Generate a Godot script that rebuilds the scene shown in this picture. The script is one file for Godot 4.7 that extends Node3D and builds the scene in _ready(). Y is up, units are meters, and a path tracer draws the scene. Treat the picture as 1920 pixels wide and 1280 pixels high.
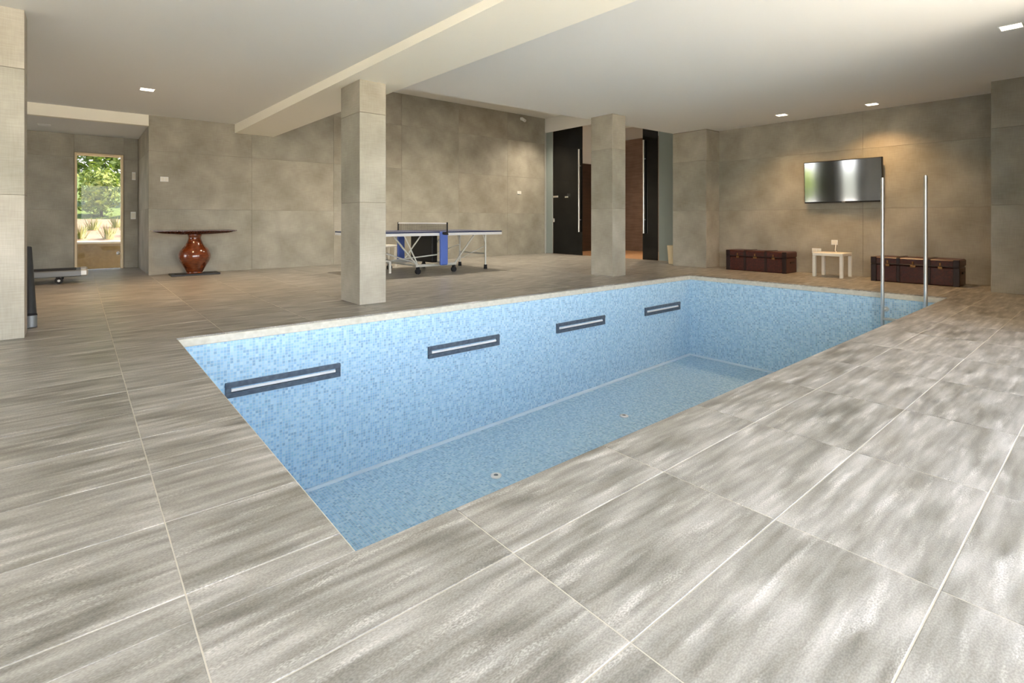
extends Node3D
# An empty indoor pool in a tiled basement room.
# World axes: x runs along the pool (u), -z runs across it away from the camera (v), y is up.
# A place is written (u, y, v) and turned into a Vector3 by P().

const POOL := [0.61, 8.24, 1.43, 4.95]      # u0 u1 v0 v1
var rng := RandomNumberGenerator.new()
var M := {}
var taken := {}

# ------------------------------------------------------------------ helpers
func P(u: float, y: float, v: float) -> Vector3:
	return Vector3(u, y, -v)

func numbered(called: String) -> String:
	var n: int = taken.get(called, 0)
	taken[called] = n + 1
	return called if n == 0 else "%s_%03d" % [called, n]

func mb() -> SurfaceTool:
	var st := SurfaceTool.new()
	st.begin(Mesh.PRIMITIVE_TRIANGLES)
	return st

func build(st: SurfaceTool, called: String, m: Material, parent: Node = null) -> MeshInstance3D:
	var o := MeshInstance3D.new()
	o.mesh = st.commit()
	o.material_override = m
	return put(o, called, parent)

func put(o: MeshInstance3D, called: String, parent: Node = null) -> MeshInstance3D:
	if parent == null:
		o.name = numbered(called)
		add_child(o)
	else:
		o.name = called
		parent.add_child(o, true)
	o.cast_shadow = GeometryInstance3D.SHADOW_CASTING_SETTING_ON
	return o

func thing(called: String, label: String, category: String, at := Vector3.ZERO, turn := 0.0, group := "") -> Node3D:
	var o := Node3D.new()
	o.name = numbered(called)
	add_child(o)
	o.position = at
	o.rotation.y = turn
	tag(o, label, category, group)
	return o

func tag(o: Node, label: String, category := "", group := "", kind := "") -> void:
	if label: o.set_meta("label", label)
	if category: o.set_meta("category", category)
	if group: o.set_meta("group", group)
	if kind: o.set_meta("kind", kind)

func shell(called: String, label: String) -> Node3D:
	var o := Node3D.new()
	o.name = called
	add_child(o)
	tag(o, label, "", "", "structure")
	return o

func vert(st: SurfaceTool, p: Vector3, n: Vector3, uv := Vector2.ZERO) -> void:
	st.set_normal(n)
	st.set_uv(uv)
	st.add_vertex(p)

func tri(st: SurfaceTool, a: Vector3, b: Vector3, c: Vector3, n: Vector3) -> void:
	if (b - a).cross(c - a).dot(n) > 0.0:
		var t := b
		b = c
		c = t
	vert(st, a, n)
	vert(st, b, n)
	vert(st, c, n)

func quad(st: SurfaceTool, a: Vector3, b: Vector3, c: Vector3, d: Vector3, n: Vector3) -> void:
	tri(st, a, b, c, n)
	tri(st, a, c, d, n)

# a box with chamfered edges, centre c, size s
func bx(st: SurfaceTool, c: Vector3, s: Vector3, ch := 0.004) -> void:
	var h := s * 0.5
	ch = minf(ch, minf(h.x, minf(h.y, h.z)) * 0.49)
	var q := func(sx: float, sy: float, sz: float, axis: int) -> Vector3:
		var k := Vector3(h.x - ch, h.y - ch, h.z - ch)
		k[axis] = h[axis]
		return c + Vector3(sx * k.x, sy * k.y, sz * k.z)
	for s1 in [-1.0, 1.0]:
		quad(st, q.call(s1, -1, -1, 0), q.call(s1, 1, -1, 0), q.call(s1, 1, 1, 0), q.call(s1, -1, 1, 0), Vector3(s1, 0, 0))
		quad(st, q.call(-1, s1, -1, 1), q.call(1, s1, -1, 1), q.call(1, s1, 1, 1), q.call(-1, s1, 1, 1), Vector3(0, s1, 0))
		quad(st, q.call(-1, -1, s1, 2), q.call(1, -1, s1, 2), q.call(1, 1, s1, 2), q.call(-1, 1, s1, 2), Vector3(0, 0, s1))
	if ch <= 0.0005:
		return
	for s1 in [-1.0, 1.0]:
		for s2 in [-1.0, 1.0]:
			quad(st, q.call(s1, s2, -1, 0), q.call(s1, s2, 1, 0), q.call(s1, s2, 1, 1), q.call(s1, s2, -1, 1), Vector3(s1, s2, 0).normalized())
			quad(st, q.call(s1, -1, s2, 0), q.call(s1, 1, s2, 0), q.call(s1, 1, s2, 2), q.call(s1, -1, s2, 2), Vector3(s1, 0, s2).normalized())
			quad(st, q.call(-1, s1, s2, 1), q.call(1, s1, s2, 1), q.call(1, s1, s2, 2), q.call(-1, s1, s2, 2), Vector3(0, s1, s2).normalized())
			for s3 in [-1.0, 1.0]:
				tri(st, q.call(s1, s2, s3, 0), q.call(s1, s2, s3, 1), q.call(s1, s2, s3, 2), Vector3(s1, s2, s3).normalized())

# a box in world terms
func wb(st: SurfaceTool, u0: float, u1: float, y0: float, y1: float, v0: float, v1: float, ch := 0.0) -> void:
	bx(st, P((u0 + u1) / 2, (y0 + y1) / 2, (v0 + v1) / 2), Vector3(u1 - u0, y1 - y0, v1 - v0), ch)

# a slab whose four corners may lie at different heights: b and t are heights at (u0,v0) (u1,v0) (u1,v1) (u0,v1)
func slab(st: SurfaceTool, u0: float, u1: float, v0: float, v1: float, b: Array, t: Array) -> void:
	var uu := [u0, u1, u1, u0]
	var vv := [v0, v0, v1, v1]
	var lo := []
	var hi := []
	for i in 4:
		lo.append(P(uu[i], b[i], vv[i]))
		hi.append(P(uu[i], t[i], vv[i]))
	var nb: Vector3 = (lo[1] - lo[0]).cross(lo[3] - lo[0]).normalized()
	if nb.y > 0: nb = -nb
	quad(st, lo[0], lo[1], lo[2], lo[3], nb)
	quad(st, hi[0], hi[1], hi[2], hi[3], Vector3.UP)
	var ns := [Vector3(0, 0, 1), Vector3(1, 0, 0), Vector3(0, 0, -1), Vector3(-1, 0, 0)]
	for i in 4:
		var j: int = (i + 1) % 4
		quad(st, lo[i], lo[j], hi[j], hi[i], ns[i])

func lathe(st: SurfaceTool, prof: Array, seg := 40, at := Vector3.ZERO) -> void:
	var ns := []
	for i in prof.size():
		var a: Vector2 = prof[maxi(i - 1, 0)]
		var b: Vector2 = prof[mini(i + 1, prof.size() - 1)]
		var d := b - a
		ns.append(Vector2(d.y, -d.x).normalized())
	for i in prof.size() - 1:
		for k in seg:
			var q := []
			for e in [[i, k], [i + 1, k], [i + 1, k + 1], [i, k + 1]]:
				var w: float = TAU * e[1] / seg
				var p: Vector2 = prof[e[0]]
				var n: Vector2 = ns[e[0]]
				q.append([at + Vector3(p.x * cos(w), p.y, p.x * sin(w)), Vector3(n.x * cos(w), n.y, n.x * sin(w))])
			for t in [[0, 1, 2], [0, 2, 3]]:
				var o: Array = t
				var m: Vector3 = q[t[0]][1] + q[t[1]][1] + q[t[2]][1]
				if (q[o[1]][0] - q[o[0]][0]).cross(q[o[2]][0] - q[o[0]][0]).dot(m) > 0: o = [t[0], t[2], t[1]]
				for x in o: vert(st, q[x][0], q[x][1])

func smooth_profile(pts: Array, n := 5) -> Array:
	var out := []
	for i in pts.size() - 1:
		var p0: Vector2 = pts[maxi(i - 1, 0)]
		var p3: Vector2 = pts[mini(i + 2, pts.size() - 1)]
		for k in n:
			out.append((pts[i] as Vector2).cubic_interpolate(pts[i + 1], p0, p3, float(k) / n))
	out.append(pts[-1])
	return out

# a round bar from a to b
func rod(st: SurfaceTool, a: Vector3, b: Vector3, r: float, r2 := -1.0, seg := 12) -> void:
	if r2 < 0: r2 = r
	var w := (b - a).normalized()
	var x := w.cross(Vector3.UP if absf(w.y) < 0.9 else Vector3.RIGHT).normalized()
	var y := w.cross(x)
	for k in seg:
		var c0 := cos(TAU * k / seg)
		var s0 := sin(TAU * k / seg)
		var c1 := cos(TAU * (k + 1) / seg)
		var s1 := sin(TAU * (k + 1) / seg)
		var n0 := x * c0 + y * s0
		var n1 := x * c1 + y * s1
		var q := [[a + n0 * r, n0], [b + n0 * r2, n0], [b + n1 * r2, n1], [a + n1 * r, n1]]
		for t in [[0, 1, 2], [0, 2, 3]]:
			var o: Array = t
			if (q[o[1]][0] - q[o[0]][0]).cross(q[o[2]][0] - q[o[0]][0]).dot(n0) > 0: o = [t[0], t[2], t[1]]
			for i in o: vert(st, q[i][0], q[i][1])
		tri(st, a, q[0][0], q[3][0], -w)
		tri(st, b, q[1][0], q[2][0], w)

# ------------------------------------------------------------------ materials
func mat(c: Color, rough := 0.6, metal := 0.0) -> StandardMaterial3D:
	var m := StandardMaterial3D.new()
	m.albedo_color = c
	m.roughness = rough
	m.metallic = metal
	return m

func c8(r: int, g: int, b: int) -> Color:
	return Color8(r, g, b)

func nz(seed_: int, freq: float, oct := 3) -> FastNoiseLite:
	var n := FastNoiseLite.new()
	n.seed = seed_
	n.noise_type = FastNoiseLite.TYPE_SIMPLEX_SMOOTH
	n.frequency = freq
	n.fractal_octaves = oct
	return n

func noise_bytes(seed_: int, freq: float, oct: int, w: int, h: int, W: int, H: int, seamless := false) -> PackedByteArray:
	var n := nz(seed_, freq, oct)
	var im := n.get_seamless_image(w, h) if seamless else n.get_image(w, h)
	im.convert(Image.FORMAT_L8)
	if w != W or h != H: im.resize(W, H, Image.INTERPOLATE_CUBIC)
	return im.get_data()

# stone-look porcelain with veins that run along the length of the tile
func tile_texture(k: int) -> ImageTexture:
	var W := 896
	var H := 496
	var streak := noise_bytes(100 + k, 0.03, 5, 46, 220, W, H)
	var vein := noise_bytes(200 + k, 0.05, 4, 24, 130, W, H)
	var chalk := noise_bytes(500 + k, 0.028, 5, 60, 220, W, H)
	var cloud := noise_bytes(300 + k, 0.012, 4, 130, 170, W, H)
	var grain := noise_bytes(400 + k, 0.16, 4, 448, 496, W, H)
	var d := PackedByteArray()
	d.resize(W * H * 3)
	var lift: float = [0.0, 0.03, -0.03, 0.05, -0.05, 0.01, -0.02, 0.03][k]
	for i in W * H:
		var s := streak[i] / 255.0
		var v := vein[i] / 255.0
		var c := cloud[i] / 255.0
		var t := 0.46 + (s - 0.5) * 0.42 + (v - 0.5) * 0.20 + (c - 0.5) * 0.32 + (grain[i] / 255.0 - 0.5) * 0.36 + lift
		var p := chalk[i] / 255.0
		if p > 0.62: t += (p - 0.62) * 1.6 * grain[i] / 255.0     # chalky patches
		t = clampf(t, 0.0, 1.0)
		d[i * 3] = int(94 + t * 108)
		d[i * 3 + 1] = int(90 + t * 108)
		d[i * 3 + 2] = int(80 + t * 109)
	return ImageTexture.create_from_image(Image.create_from_data(W, H, false, Image.FORMAT_RGB8, d))

# wall slabs: cement colour, soft clouds and a fine linen weave
func wall_texture() -> ImageTexture:
	var W := 1024
	var cloud := noise_bytes(11, 0.012, 4, 256, 256, W, W, true)
	var hor := noise_bytes(12, 0.2, 2, 64, 1024, W, W, true)
	var ver := noise_bytes(13, 0.2, 2, 1024, 64, W, W, true)
	var d := PackedByteArray()
	d.resize(W * W * 3)
	for i in W * W:
		var t := 0.5 + (cloud[i] / 255.0 - 0.5) * 0.75 + (hor[i] / 255.0 - 0.5) * 0.26 + (ver[i] / 255.0 - 0.5) * 0.2
		t = clampf(t, 0.0, 1.0)
		d[i * 3] = int(140 + t * 46)
		d[i * 3 + 1] = int(135 + t * 46)
		d[i * 3 + 2] = int(120 + t * 47)
	return ImageTexture.create_from_image(Image.create_from_data(W, W, false, Image.FORMAT_RGB8, d))

# glass mosaic of 2.5 cm tesserae, too small in the picture to tell apart
func mosaic_texture(tones: Array, middle: Color) -> ImageTexture:
	var N := 40
	var S := 16
	var W := N * S
	var im := Image.create(W, W, false, Image.FORMAT_RGB8)
	im.fill(c8(196, 214, 224))
	for y in N:
		for x in N:
			var c: Color = tones[rng.randi() % tones.size()]
			im.fill_rect(Rect2i(x * S + 1, y * S + 1, S - 2, S - 2), c.lerp(middle, 0.35 + rng.randf() * 0.25))
	return ImageTexture.create_from_image(im)

func streak_texture(seed_: int, dark: Color, light: Color, w: int, h: int) -> ImageTexture:
	var W := 512
	var a := noise_bytes(seed_, 0.06, 4, w, h, W, W, true)
	var b := noise_bytes(seed_ + 1, 0.02, 2, 256, 256, W, W, true)
	var d := PackedByteArray()
	d.resize(W * W * 3)
	for i in W * W:
		var c := dark.lerp(light, clampf(a[i] / 255.0 * 0.7 + b[i] / 255.0 * 0.4 - 0.05, 0, 1))
		d[i * 3] = c.r8
		d[i * 3 + 1] = c.g8
		d[i * 3 + 2] = c.b8
	return ImageTexture.create_from_image(Image.create_from_data(W, W, false, Image.FORMAT_RGB8, d))

func tri_mat(tex: Texture2D, scale: float, rough: float, world := true) -> StandardMaterial3D:
	var m := mat(Color.WHITE, rough)
	m.albedo_texture = tex
	m.uv1_triplanar = true
	m.uv1_world_triplanar = world
	m.uv1_triplanar_sharpness = 8.0
	m.uv1_scale = Vector3.ONE * scale
	return m

func glow(c: Color, e: float) -> StandardMaterial3D:
	var m := mat(c, 0.5)
	m.emission_enabled = true
	m.emission = c
	m.emission_energy_multiplier = e
	return m

func pane_mat(c: Color, alpha: float) -> StandardMaterial3D:
	var m := mat(Color(c.r, c.g, c.b, alpha), 0.02)
	m.transparency = BaseMaterial3D.TRANSPARENCY_ALPHA
	return m

func make_materials() -> void:
	M.tiles = []
	for k in 8:
		var m := mat(Color.WHITE, 0.36)
		m.albedo_texture = tile_texture(k)
		m.texture_repeat = false
		M.tiles.append(m)
	M.grout = mat(c8(192, 186, 170), 0.85)
	var wt := wall_texture()
	M.panels = []
	for k in 3:
		var m := tri_mat(wt, 0.4, 0.62)
		m.albedo_color = [c8(255, 255, 255), c8(246, 247, 246), c8(251, 249, 246)][k]
		m.uv1_offset = Vector3(0.31, 0.17, 0.23) * k
		M.panels.append(m)
	M.joint = mat(c8(128, 121, 106), 0.9)
	M.white = mat(c8(234, 234, 229), 0.85)
	M.cream = mat(c8(250, 245, 228), 0.8)
	M.mosaic = tri_mat(mosaic_texture([c8(150, 190, 222), c8(164, 204, 230), c8(178, 214, 234), c8(192, 222, 238), c8(138, 178, 212), c8(206, 230, 240), c8(154, 198, 220), c8(170, 208, 232), c8(130, 164, 196)], c8(168, 206, 230)), 1.0, 0.22)
	M.cove = mat(c8(196, 216, 228), 0.35)
	M.slate = tri_mat(streak_texture(31, c8(62, 74, 86), c8(98, 110, 122), 128, 128), 2.0, 0.5)
	M.steel = mat(c8(214, 212, 206), 0.28, 0.85)
	M.white_lacquer = mat(c8(232, 228, 214), 0.35)
	M.white_plastic = mat(c8(238, 238, 234), 0.4)
	M.wood_dark = tri_mat(streak_texture(51, c8(48, 24, 16), c8(84, 46, 30), 512, 64), 1.2, 0.22, false)
	M.copper_wood = tri_mat(streak_texture(61, c8(78, 34, 14), c8(132, 66, 30), 96, 256), 1.5, 0.14, false)
	M.copper_wood.clearcoat_enabled = true
	M.copper_wood.clearcoat = 1.0
	M.copper_wood.clearcoat_roughness = 0.08
	M.black = mat(c8(18, 17, 17), 0.45)
	M.black_gloss = mat(c8(6, 7, 8), 0.05)
	M.grey_reflection_glass = mat(c8(140, 150, 146), 0.06)  # grey colour stands in for the bright reflection on the fixed panes
	M.screen = mat(c8(120, 122, 126), 0.07, 1.0)
	M.tt_top = mat(c8(34, 44, 84), 0.4)
	M.tt_white = mat(c8(226, 228, 230), 0.4)
	M.tt_blue = mat(c8(86, 112, 190), 0.4)
	M.tt_frame = mat(c8(206, 206, 196), 0.35, 0.2)
	M.rubber = mat(c8(24, 24, 26), 0.8)
	M.net = mat(c8(60, 60, 62), 0.9)
	M.leather = tri_mat(streak_texture(71, c8(44, 14, 8), c8(88, 34, 20), 160, 160), 2.5, 0.38, false)
	M.leather_dark = mat(c8(34, 12, 8), 0.45)
	M.brass = mat(c8(150, 114, 74), 0.5, 0.8)
	M.frame_wood = mat(c8(236, 214, 174), 0.5)
	M.dark_grey = mat(c8(54, 56, 58), 0.4, 0.3)
	M.mid_grey = mat(c8(120, 124, 126), 0.45, 0.3)
	M.silver = mat(c8(190, 190, 184), 0.4, 0.5)
	M.pot = mat(c8(222, 204, 166), 0.6)
	M.brown_panel = tri_mat(streak_texture(81, c8(122, 102, 92), c8(160, 138, 124), 40, 512), 0.5, 0.55)
	M.brown_door = tri_mat(streak_texture(82, c8(52, 36, 26), c8(74, 54, 40), 40, 512), 0.5, 0.4)
	M.oak = tri_mat(streak_texture(83, c8(166, 124, 88), c8(204, 160, 118), 512, 60), 0.7, 0.4)
	M.window_frame = mat(c8(70, 70, 70), 0.4, 0.5)
	M.pane = pane_mat(c8(230, 240, 240), 0.06)
	M.tinted = pane_mat(c8(30, 30, 26), 0.84)  # glass darkened to dim the garden behind the door
	M.tinted.metallic_specular = 0.3
	M.paving = tri_mat(streak_texture(91, c8(186, 176, 158), c8(222, 214, 200), 200, 200), 0.5, 0.8)
	M.grass = tri_mat(streak_texture(92, c8(74, 96, 36), c8(128, 146, 62), 200, 200), 0.5, 0.9)
	M.sand = tri_mat(streak_texture(93, c8(140, 112, 88), c8(182, 154, 130), 200, 200), 0.8, 0.9)
	M.stucco = tri_mat(streak_texture(94, c8(150, 128, 86), c8(178, 156, 110), 200, 200), 1.0, 0.85)
	M.leaf = mat(Color.WHITE, 0.6)
	M.leaf.vertex_color_use_as_albedo = true
	M.leaf.backlight_enabled = true
	M.leaf.backlight = Color(0.5, 0.6, 0.3)
	M.bark = mat(c8(84, 66, 48), 0.9)

# ------------------------------------------------------------------ camera, sky, sun
func set_view() -> void:
	var f := 969.0
	var horizon := 414.0
	var a := 0.8722
	var cam := Camera3D.new()
	cam.name = "camera"
	add_child(cam)
	cam.near = 0.05
	cam.far = 200.0
	cam.projection = Camera3D.PROJECTION_FRUSTUM
	cam.size = 1280.0 / f * cam.near
	cam.frustum_offset = Vector2(0, -(640.0 - horizon) / f * cam.near)
	cam.position = P(0, 0.95, 0)
	cam.look_at(P(cos(a), 0.95, sin(a)), Vector3.UP)
	cam.current = true

	var we := WorldEnvironment.new()
	we.name = "environment"
	var e := Environment.new()
	var sky := Sky.new()
	var sm := ProceduralSkyMaterial.new()
	sm.sky_top_color = Color(0.62, 0.70, 0.84)
	sm.sky_horizon_color = Color(1.0, 0.985, 0.955)
	sm.ground_horizon_color = Color(0.62, 0.62, 0.56)
	sm.ground_bottom_color = Color(0.5, 0.49, 0.44)
	sm.sky_energy_multiplier = 1.0
	sm.sun_angle_max = 8.0
	sky.sky_material = sm
	e.background_mode = Environment.BG_SKY
	e.sky = sky
	e.background_energy_multiplier = 5.5
	e.tonemap_mode = Environment.TONE_MAPPER_LINEAR
	e.tonemap_exposure = 2.8
	e.sdfgi_enabled = true
	e.ssao_enabled = true
	e.ssil_enabled = true
	we.environment = e
	add_child(we)

	var sun := DirectionalLight3D.new()
	sun.name = "sun"
	sun.light_color = Color(1.0, 0.95, 0.87)
	sun.light_energy = 8.0
	sun.light_angular_distance = 0.6
	sun.shadow_enabled = true
	add_child(sun)
	sun.look_at_from_position(Vector3(0, 30, 0), Vector3(0, 30, 0) + P(-0.72, -1.0, -0.12), Vector3.UP)

# ------------------------------------------------------------------ setting
func left_ceiling(v: float) -> float:
	return 2.50 + 0.30 * v / 11.0
func beam_bottom(v: float) -> float:
	return 2.46 + 0.17 * v / 11.0
func pool_ceiling(u: float) -> float:
	return 2.72 + 0.10 * (u - 2.9) / 7.4

# wall cladding: slabs with open joints on a core. axis "u": wall runs along u at depth v=at, faces -v (out=-1) or +v
func clad(parent: Node, along_u: bool, at: float, out: float, a0: float, a1: float, ys: Array, width: float, first: float, thick := 0.012) -> void:
	var cuts := [a0]
	var x := first
	while x < a1 - 0.05:
		if x > a0 + 0.05: cuts.append(x)
		x += width
	cuts.append(a1)
	var gap := 0.0013
	for r in ys.size() - 1:
		for k in cuts.size() - 1:
			var st := mb()
			var p0: float = cuts[k] + gap
			var p1: float = cuts[k + 1] - gap
			var c0 := minf(at, at + out * thick)
			var c1 := maxf(at, at + out * thick)
			if along_u: wb(st, p0, p1, ys[r] + gap, ys[r + 1] - gap, c0, c1, 0.0015)
			else: wb(st, c0, c1, ys[r] + gap, ys[r + 1] - gap, p0, p1, 0.0015)
			build(st, "panel", M.panels[rng.randi() % 3], parent)

const ROWS := [0.0, 1.16, 2.18, 3.2, 4.22, 4.9]

func rows_to(h: float) -> Array:
	var out := []
	for y in ROWS:
		if y < h - 0.05: out.append(y)
	out.append(h)
	return out

func make_setting() -> void:
	var st: SurfaceTool
	# --- floor: screed and grout bed, then every tile
	var fl := shell("floor", "grey stone-look porcelain tile floor around the empty pool")
	st = mb()
	var b0 := -0.074
	var b1 := -0.0125
	wb(st, -6.2, 10.7, b0, b1, -1.8, POOL[2] - 0.0)
	wb(st, -6.2, 10.7, b0, b1, POOL[3], 13.2)
	wb(st, -6.2, POOL[0], b0, b1, POOL[2], POOL[3])
	wb(st, POOL[1], 10.7, b0, b1, POOL[2], POOL[3])
	build(st, "screed", M.joint, fl)
	st = mb()
	var g1 := -0.0015
	wb(st, -6.2, 10.68, b1, g1, -1.8, POOL[2] - 0.02)
	wb(st, -6.2, 10.68, b1, g1, POOL[3] + 0.02, 13.2)
	wb(st, -6.2, POOL[0] - 0.02, b1, g1, POOL[2] - 0.02, POOL[3] + 0.02)
	wb(st, POOL[1] + 0.02, 10.68, b1, g1, POOL[2] - 0.02, POOL[3] + 0.02)
	build(st, "grout", M.grout, fl)
	make_tiles(fl)

	# --- pool basin
	var pw := shell("wall_pool", "light blue glass mosaic lining of the empty pool")
	var d0 := -1.62
	var d1 := -1.40
	st = mb()
	slab(st, POOL[0] - 0.2, POOL[1] + 0.2, POOL[2] - 0.2, POOL[3] + 0.2, [-2.0, -2.0, -2.0, -2.0], [d0, d1, d1, d0])
	build(st, "pool_floor", M.mosaic, pw)
	var rim := -0.075
	for w in [["pool_wall", POOL[0], POOL[1], POOL[3], POOL[3] + 0.2], ["pool_wall", POOL[0], POOL[1], POOL[2] - 0.2, POOL[2]], ["pool_wall", POOL[0] - 0.2, POOL[0], POOL[2] - 0.2, POOL[3] + 0.2], ["pool_wall", POOL[1], POOL[1] + 0.2, POOL[2] - 0.2, POOL[3] + 0.2]]:
		st = mb()
		wb(st, w[1], w[2], -1.9, rim, w[3], w[4])
		build(st, w[0], M.mosaic, pw)
	# rounded mosaic cove where walls and floor meet
	st = mb()
	rod(st, P(POOL[0], d0 + 0.002, POOL[3] - 0.004), P(POOL[1], d1 + 0.002, POOL[3] - 0.004), 0.026)
	build(st, "cove", M.cove, pw)
	st = mb()
	rod(st, P(POOL[1] - 0.004, d1 + 0.002, POOL[2]), P(POOL[1] - 0.004, d1 + 0.002, POOL[3]), 0.02)
	build(st, "cove", M.cove, pw)
	# stone coping under the edge of the floor
	var cp := shell("trim_1", "pale stone coping edge around the pool")
	var e := 0.012
	for w in [[POOL[0] - 0.1, POOL[1] + 0.1, POOL[3] - e, POOL[3] + 0.1], [POOL[0] - 0.1, POOL[1] + 0.1, POOL[2] - 0.1, POOL[2] + e], [POOL[0] - 0.1, POOL[0] + e, POOL[2], POOL[3]], [POOL[1] - e, POOL[1] + 0.1, POOL[2], POOL[3]]]:
		st = mb()
		wb(st, w[0], w[1], rim - 0.004, -0.0127, w[2], w[3], 0.003)
		build(st, "edge_stone", M.coping, cp)

	# --- back wall
	var wk := shell("wall_back", "tall cement-grey slab wall behind the table tennis table")
	st = mb()
	wb(st, 0.945, 10.7, -0.1, 4.0, 11.012, 11.25)
	build(st, "core", M.joint, wk)
	clad(wk, true, 11.012, -1, 0.945, 10.5, [0.0, 1.16, 2.18, 3.2, 3.95], 1.62, 2.6)

	# --- annex recess at the left
	var wa := shell("wall_annex", "grey slab walls of the recess with the wood-framed glass door")
	st = mb()
	wb(st, 0.95, 1.15, -0.1, 2.9, 11.25, 13.25)
	wb(st, 0.70, 0.95, -0.1, 2.9, 13.012, 13.25)
	wb(st, -6.2, -0.05, -0.1, 2.9, 13.012, 13.25)
	wb(st, -0.05, 0.70, 2.27, 2.9, 13.012, 13.25)
	build(st, "core", M.joint, wa)
	clad(wa, true, 13.012, -1, -6.0, -0.06, rows_to(2.62), 1.62, -1.7)
	clad(wa, true, 13.012, -1, 0.71, 0.94, rows_to(2.62), 1.62, 3.0)
	st = mb()
	wb(st, -0.058, 0.708, 2.28, 2.618, 13.0, 13.012, 0.0015)
	build(st, "panel", M.panels[0], wa)
	clad(wa, false, 0.957, -1, 11.0, 13.0, rows_to(2.62), 3.0, 20.0)
	var ca := shell("ceiling_annex", "grey painted ceiling of the recess")
	st = mb()
	wb(st, -6.2, 0.957, 2.62, 2.72, 11.10, 13.25)
	build(st, "soffit", M.white, ca)
	var bh := shell("trim_2", "cream plaster bulkhead above the recess")
	st = mb()
	slab(st, -6.2, 0.946, 10.99, 11.10, [2.61, 2.61, 2.61, 2.61], [3.0, 3.0, 3.0, 3.0])
	build(st, "bulkhead", M.cream, bh)

	# --- ceilings and beams
	var cl := shell("ceiling_left", "white plaster ceiling left of the beam")
	st = mb()
	var l0 := left_ceiling(-1.8)
	var l1 := left_ceiling(11.0)
	slab(st, -6.2, 2.3, -1.8, 11.0, [l0, l0, l1, l1], [3.1, 3.1, 3.1, 3.1])
	build(st, "plaster", M.white, cl)
	var bm := shell("trim_3", "cream plaster beam crossing the ceiling to the back wall")
	st = mb()
	var q0 := beam_bottom(-1.8)
	var q1 := beam_bottom(11.0)
	slab(st, 2.3, 3.0, -1.8, 11.0, [q0, q0, q1, q1], [3.1, 3.1, 3.1, 3.1])
	build(st, "beam", M.cream, bm)
	var ce := shell("ceiling_pool", "white plaster ceiling above the pool")
	st = mb()
	var p0 := pool_ceiling(3.0)
	var p1 := pool_ceiling(10.5)
	slab(st, 3.0, 10.5, -1.8, 6.25, [p0, p1, p1, p0], [3.1, 3.1, 3.1, 3.1])
	build(st, "plaster", M.white, ce)
	var lp := shell("wall_upper", "white plaster wall above the edge of the pool ceiling, facing the hall")
	st = mb()
	wb(st, 3.0, 10.5, 3.1, 4.1, 6.05, 6.25)
	build(st, "plaster", M.white, lp)
	var cv := shell("ceiling_hall", "white plaster ceiling high above the table tennis table")
	st = mb()
	wb(st, 2.3, 14.0, 3.95, 4.1, 6.05, 11.25)
	build(st, "plaster", M.white, cv)
	st = mb()
	wb(st, 2.6, 3.0, 3.1, 3.95, 6.25, 11.0)
	build(st, "upper_wall", M.white, cv)

	# --- right end wall, its piers
	var wr := shell("wall_right", "dim cement-grey slab wall behind the television")
	st = mb()
	wb(st, 10.262, 10.48, -0.1, 3.1, -1.8, 6.25)
	build(st, "core", M.joint, wr)
	clad(wr, false, 10.262, -1, 1.17, 5.48, rows_to(2.9), 3.0, 2.9)
	pier("wall_pier", "cement-grey slab pier between the dark glass doors and the television wall", 9.74, 10.25, 5.48, 6.25, 2.8)
	pier("wall_end_pier", "cement-grey slab pier at the end of the wall beside the second trunk", 9.33, 10.25, -1.6, 1.17, 2.85)
	pier("wall_near_pier", "pale cement-grey slab pier beside the leaning tube", -3.4, -0.34, 5.75, 6.04, 2.75)

	# --- doors of dark glass and the corridor behind them
	var wg := shell("wall_corridor", "white plaster wall above the tall dark glass doors and corridor behind")
	st = mb()
	wb(st, 10.5, 10.62, 3.53, 3.95, 6.25, 11.0)
	build(st, "lintel", M.white, wg)
	st = mb()
	wb(st, 13.6, 13.8, -0.1, 4.0, 5.8, 11.25)
	wb(st, 10.62, 13.8, -0.1, 4.0, 11.0, 11.25)
	wb(st, 10.48, 13.8, -0.1, 4.0, 5.8, 6.0)
	build(st, "corridor_wall", M.white, wg)
	st = mb()
	wb(st, 13.56, 13.6, 0.0, 3.55, 9.0, 11.0, 0.003)
	build(st, "wood_panel", M.brown_panel, wg)
	st = mb()
	wb(st, 12.05, 13.3, 0.0, 2.75, 10.96, 11.0, 0.003)
	build(st, "wood_door", M.brown_door, wg)
	var cf := shell("floor_corridor", "warm oak floor of the corridor behind the dark glass doors")
	st = mb()
	wb(st, 10.7, 13.6, -0.16, -0.012, 6.0, 11.0)
	build(st, "underlay", M.joint, cf)
	for k in 28:
		st = mb()
		wb(st, 10.69, 13.6, -0.012, 0.0, 6.0 + k * 0.18 + 0.0015, 6.0 + (k + 1) * 0.18 - 0.0015 if k < 27 else 11.0, 0.002)
		build(st, "plank", M.oak, cf)

	# --- out of view: glazed front behind the camera and left end, sized for daylight
	var wf := shell("wall_front", "unseen plaster wall with floor-to-ceiling glazing that brings in the daylight")
	st = mb()
	wb(st, -6.2, 9.4, 2.48, 3.1, -1.8, -1.6)
	wb(st, -6.2, -5.84, -0.1, 2.48, -1.8, -1.6)
	wb(st, 5.93, 10.3, -0.1, 2.48, -1.8, -1.6)
	build(st, "plaster", M.white, wf)
	for k in 8:
		glazing("window_%d" % (k + 4), true, -1.7, -5.84 + k * 1.4714, -5.84 + (k + 1) * 1.4714, 0.0, 2.48)
	var wt := shell("wall_unseen_return", "unseen plaster return wall shading the end pier and television wall")
	st = mb()
	wb(st, 6.1, 6.4, -0.1, 3.1, -1.6, 0.2)  # out of view, placed to keep window light off the end pier
	build(st, "plaster", M.white, wt)
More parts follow.
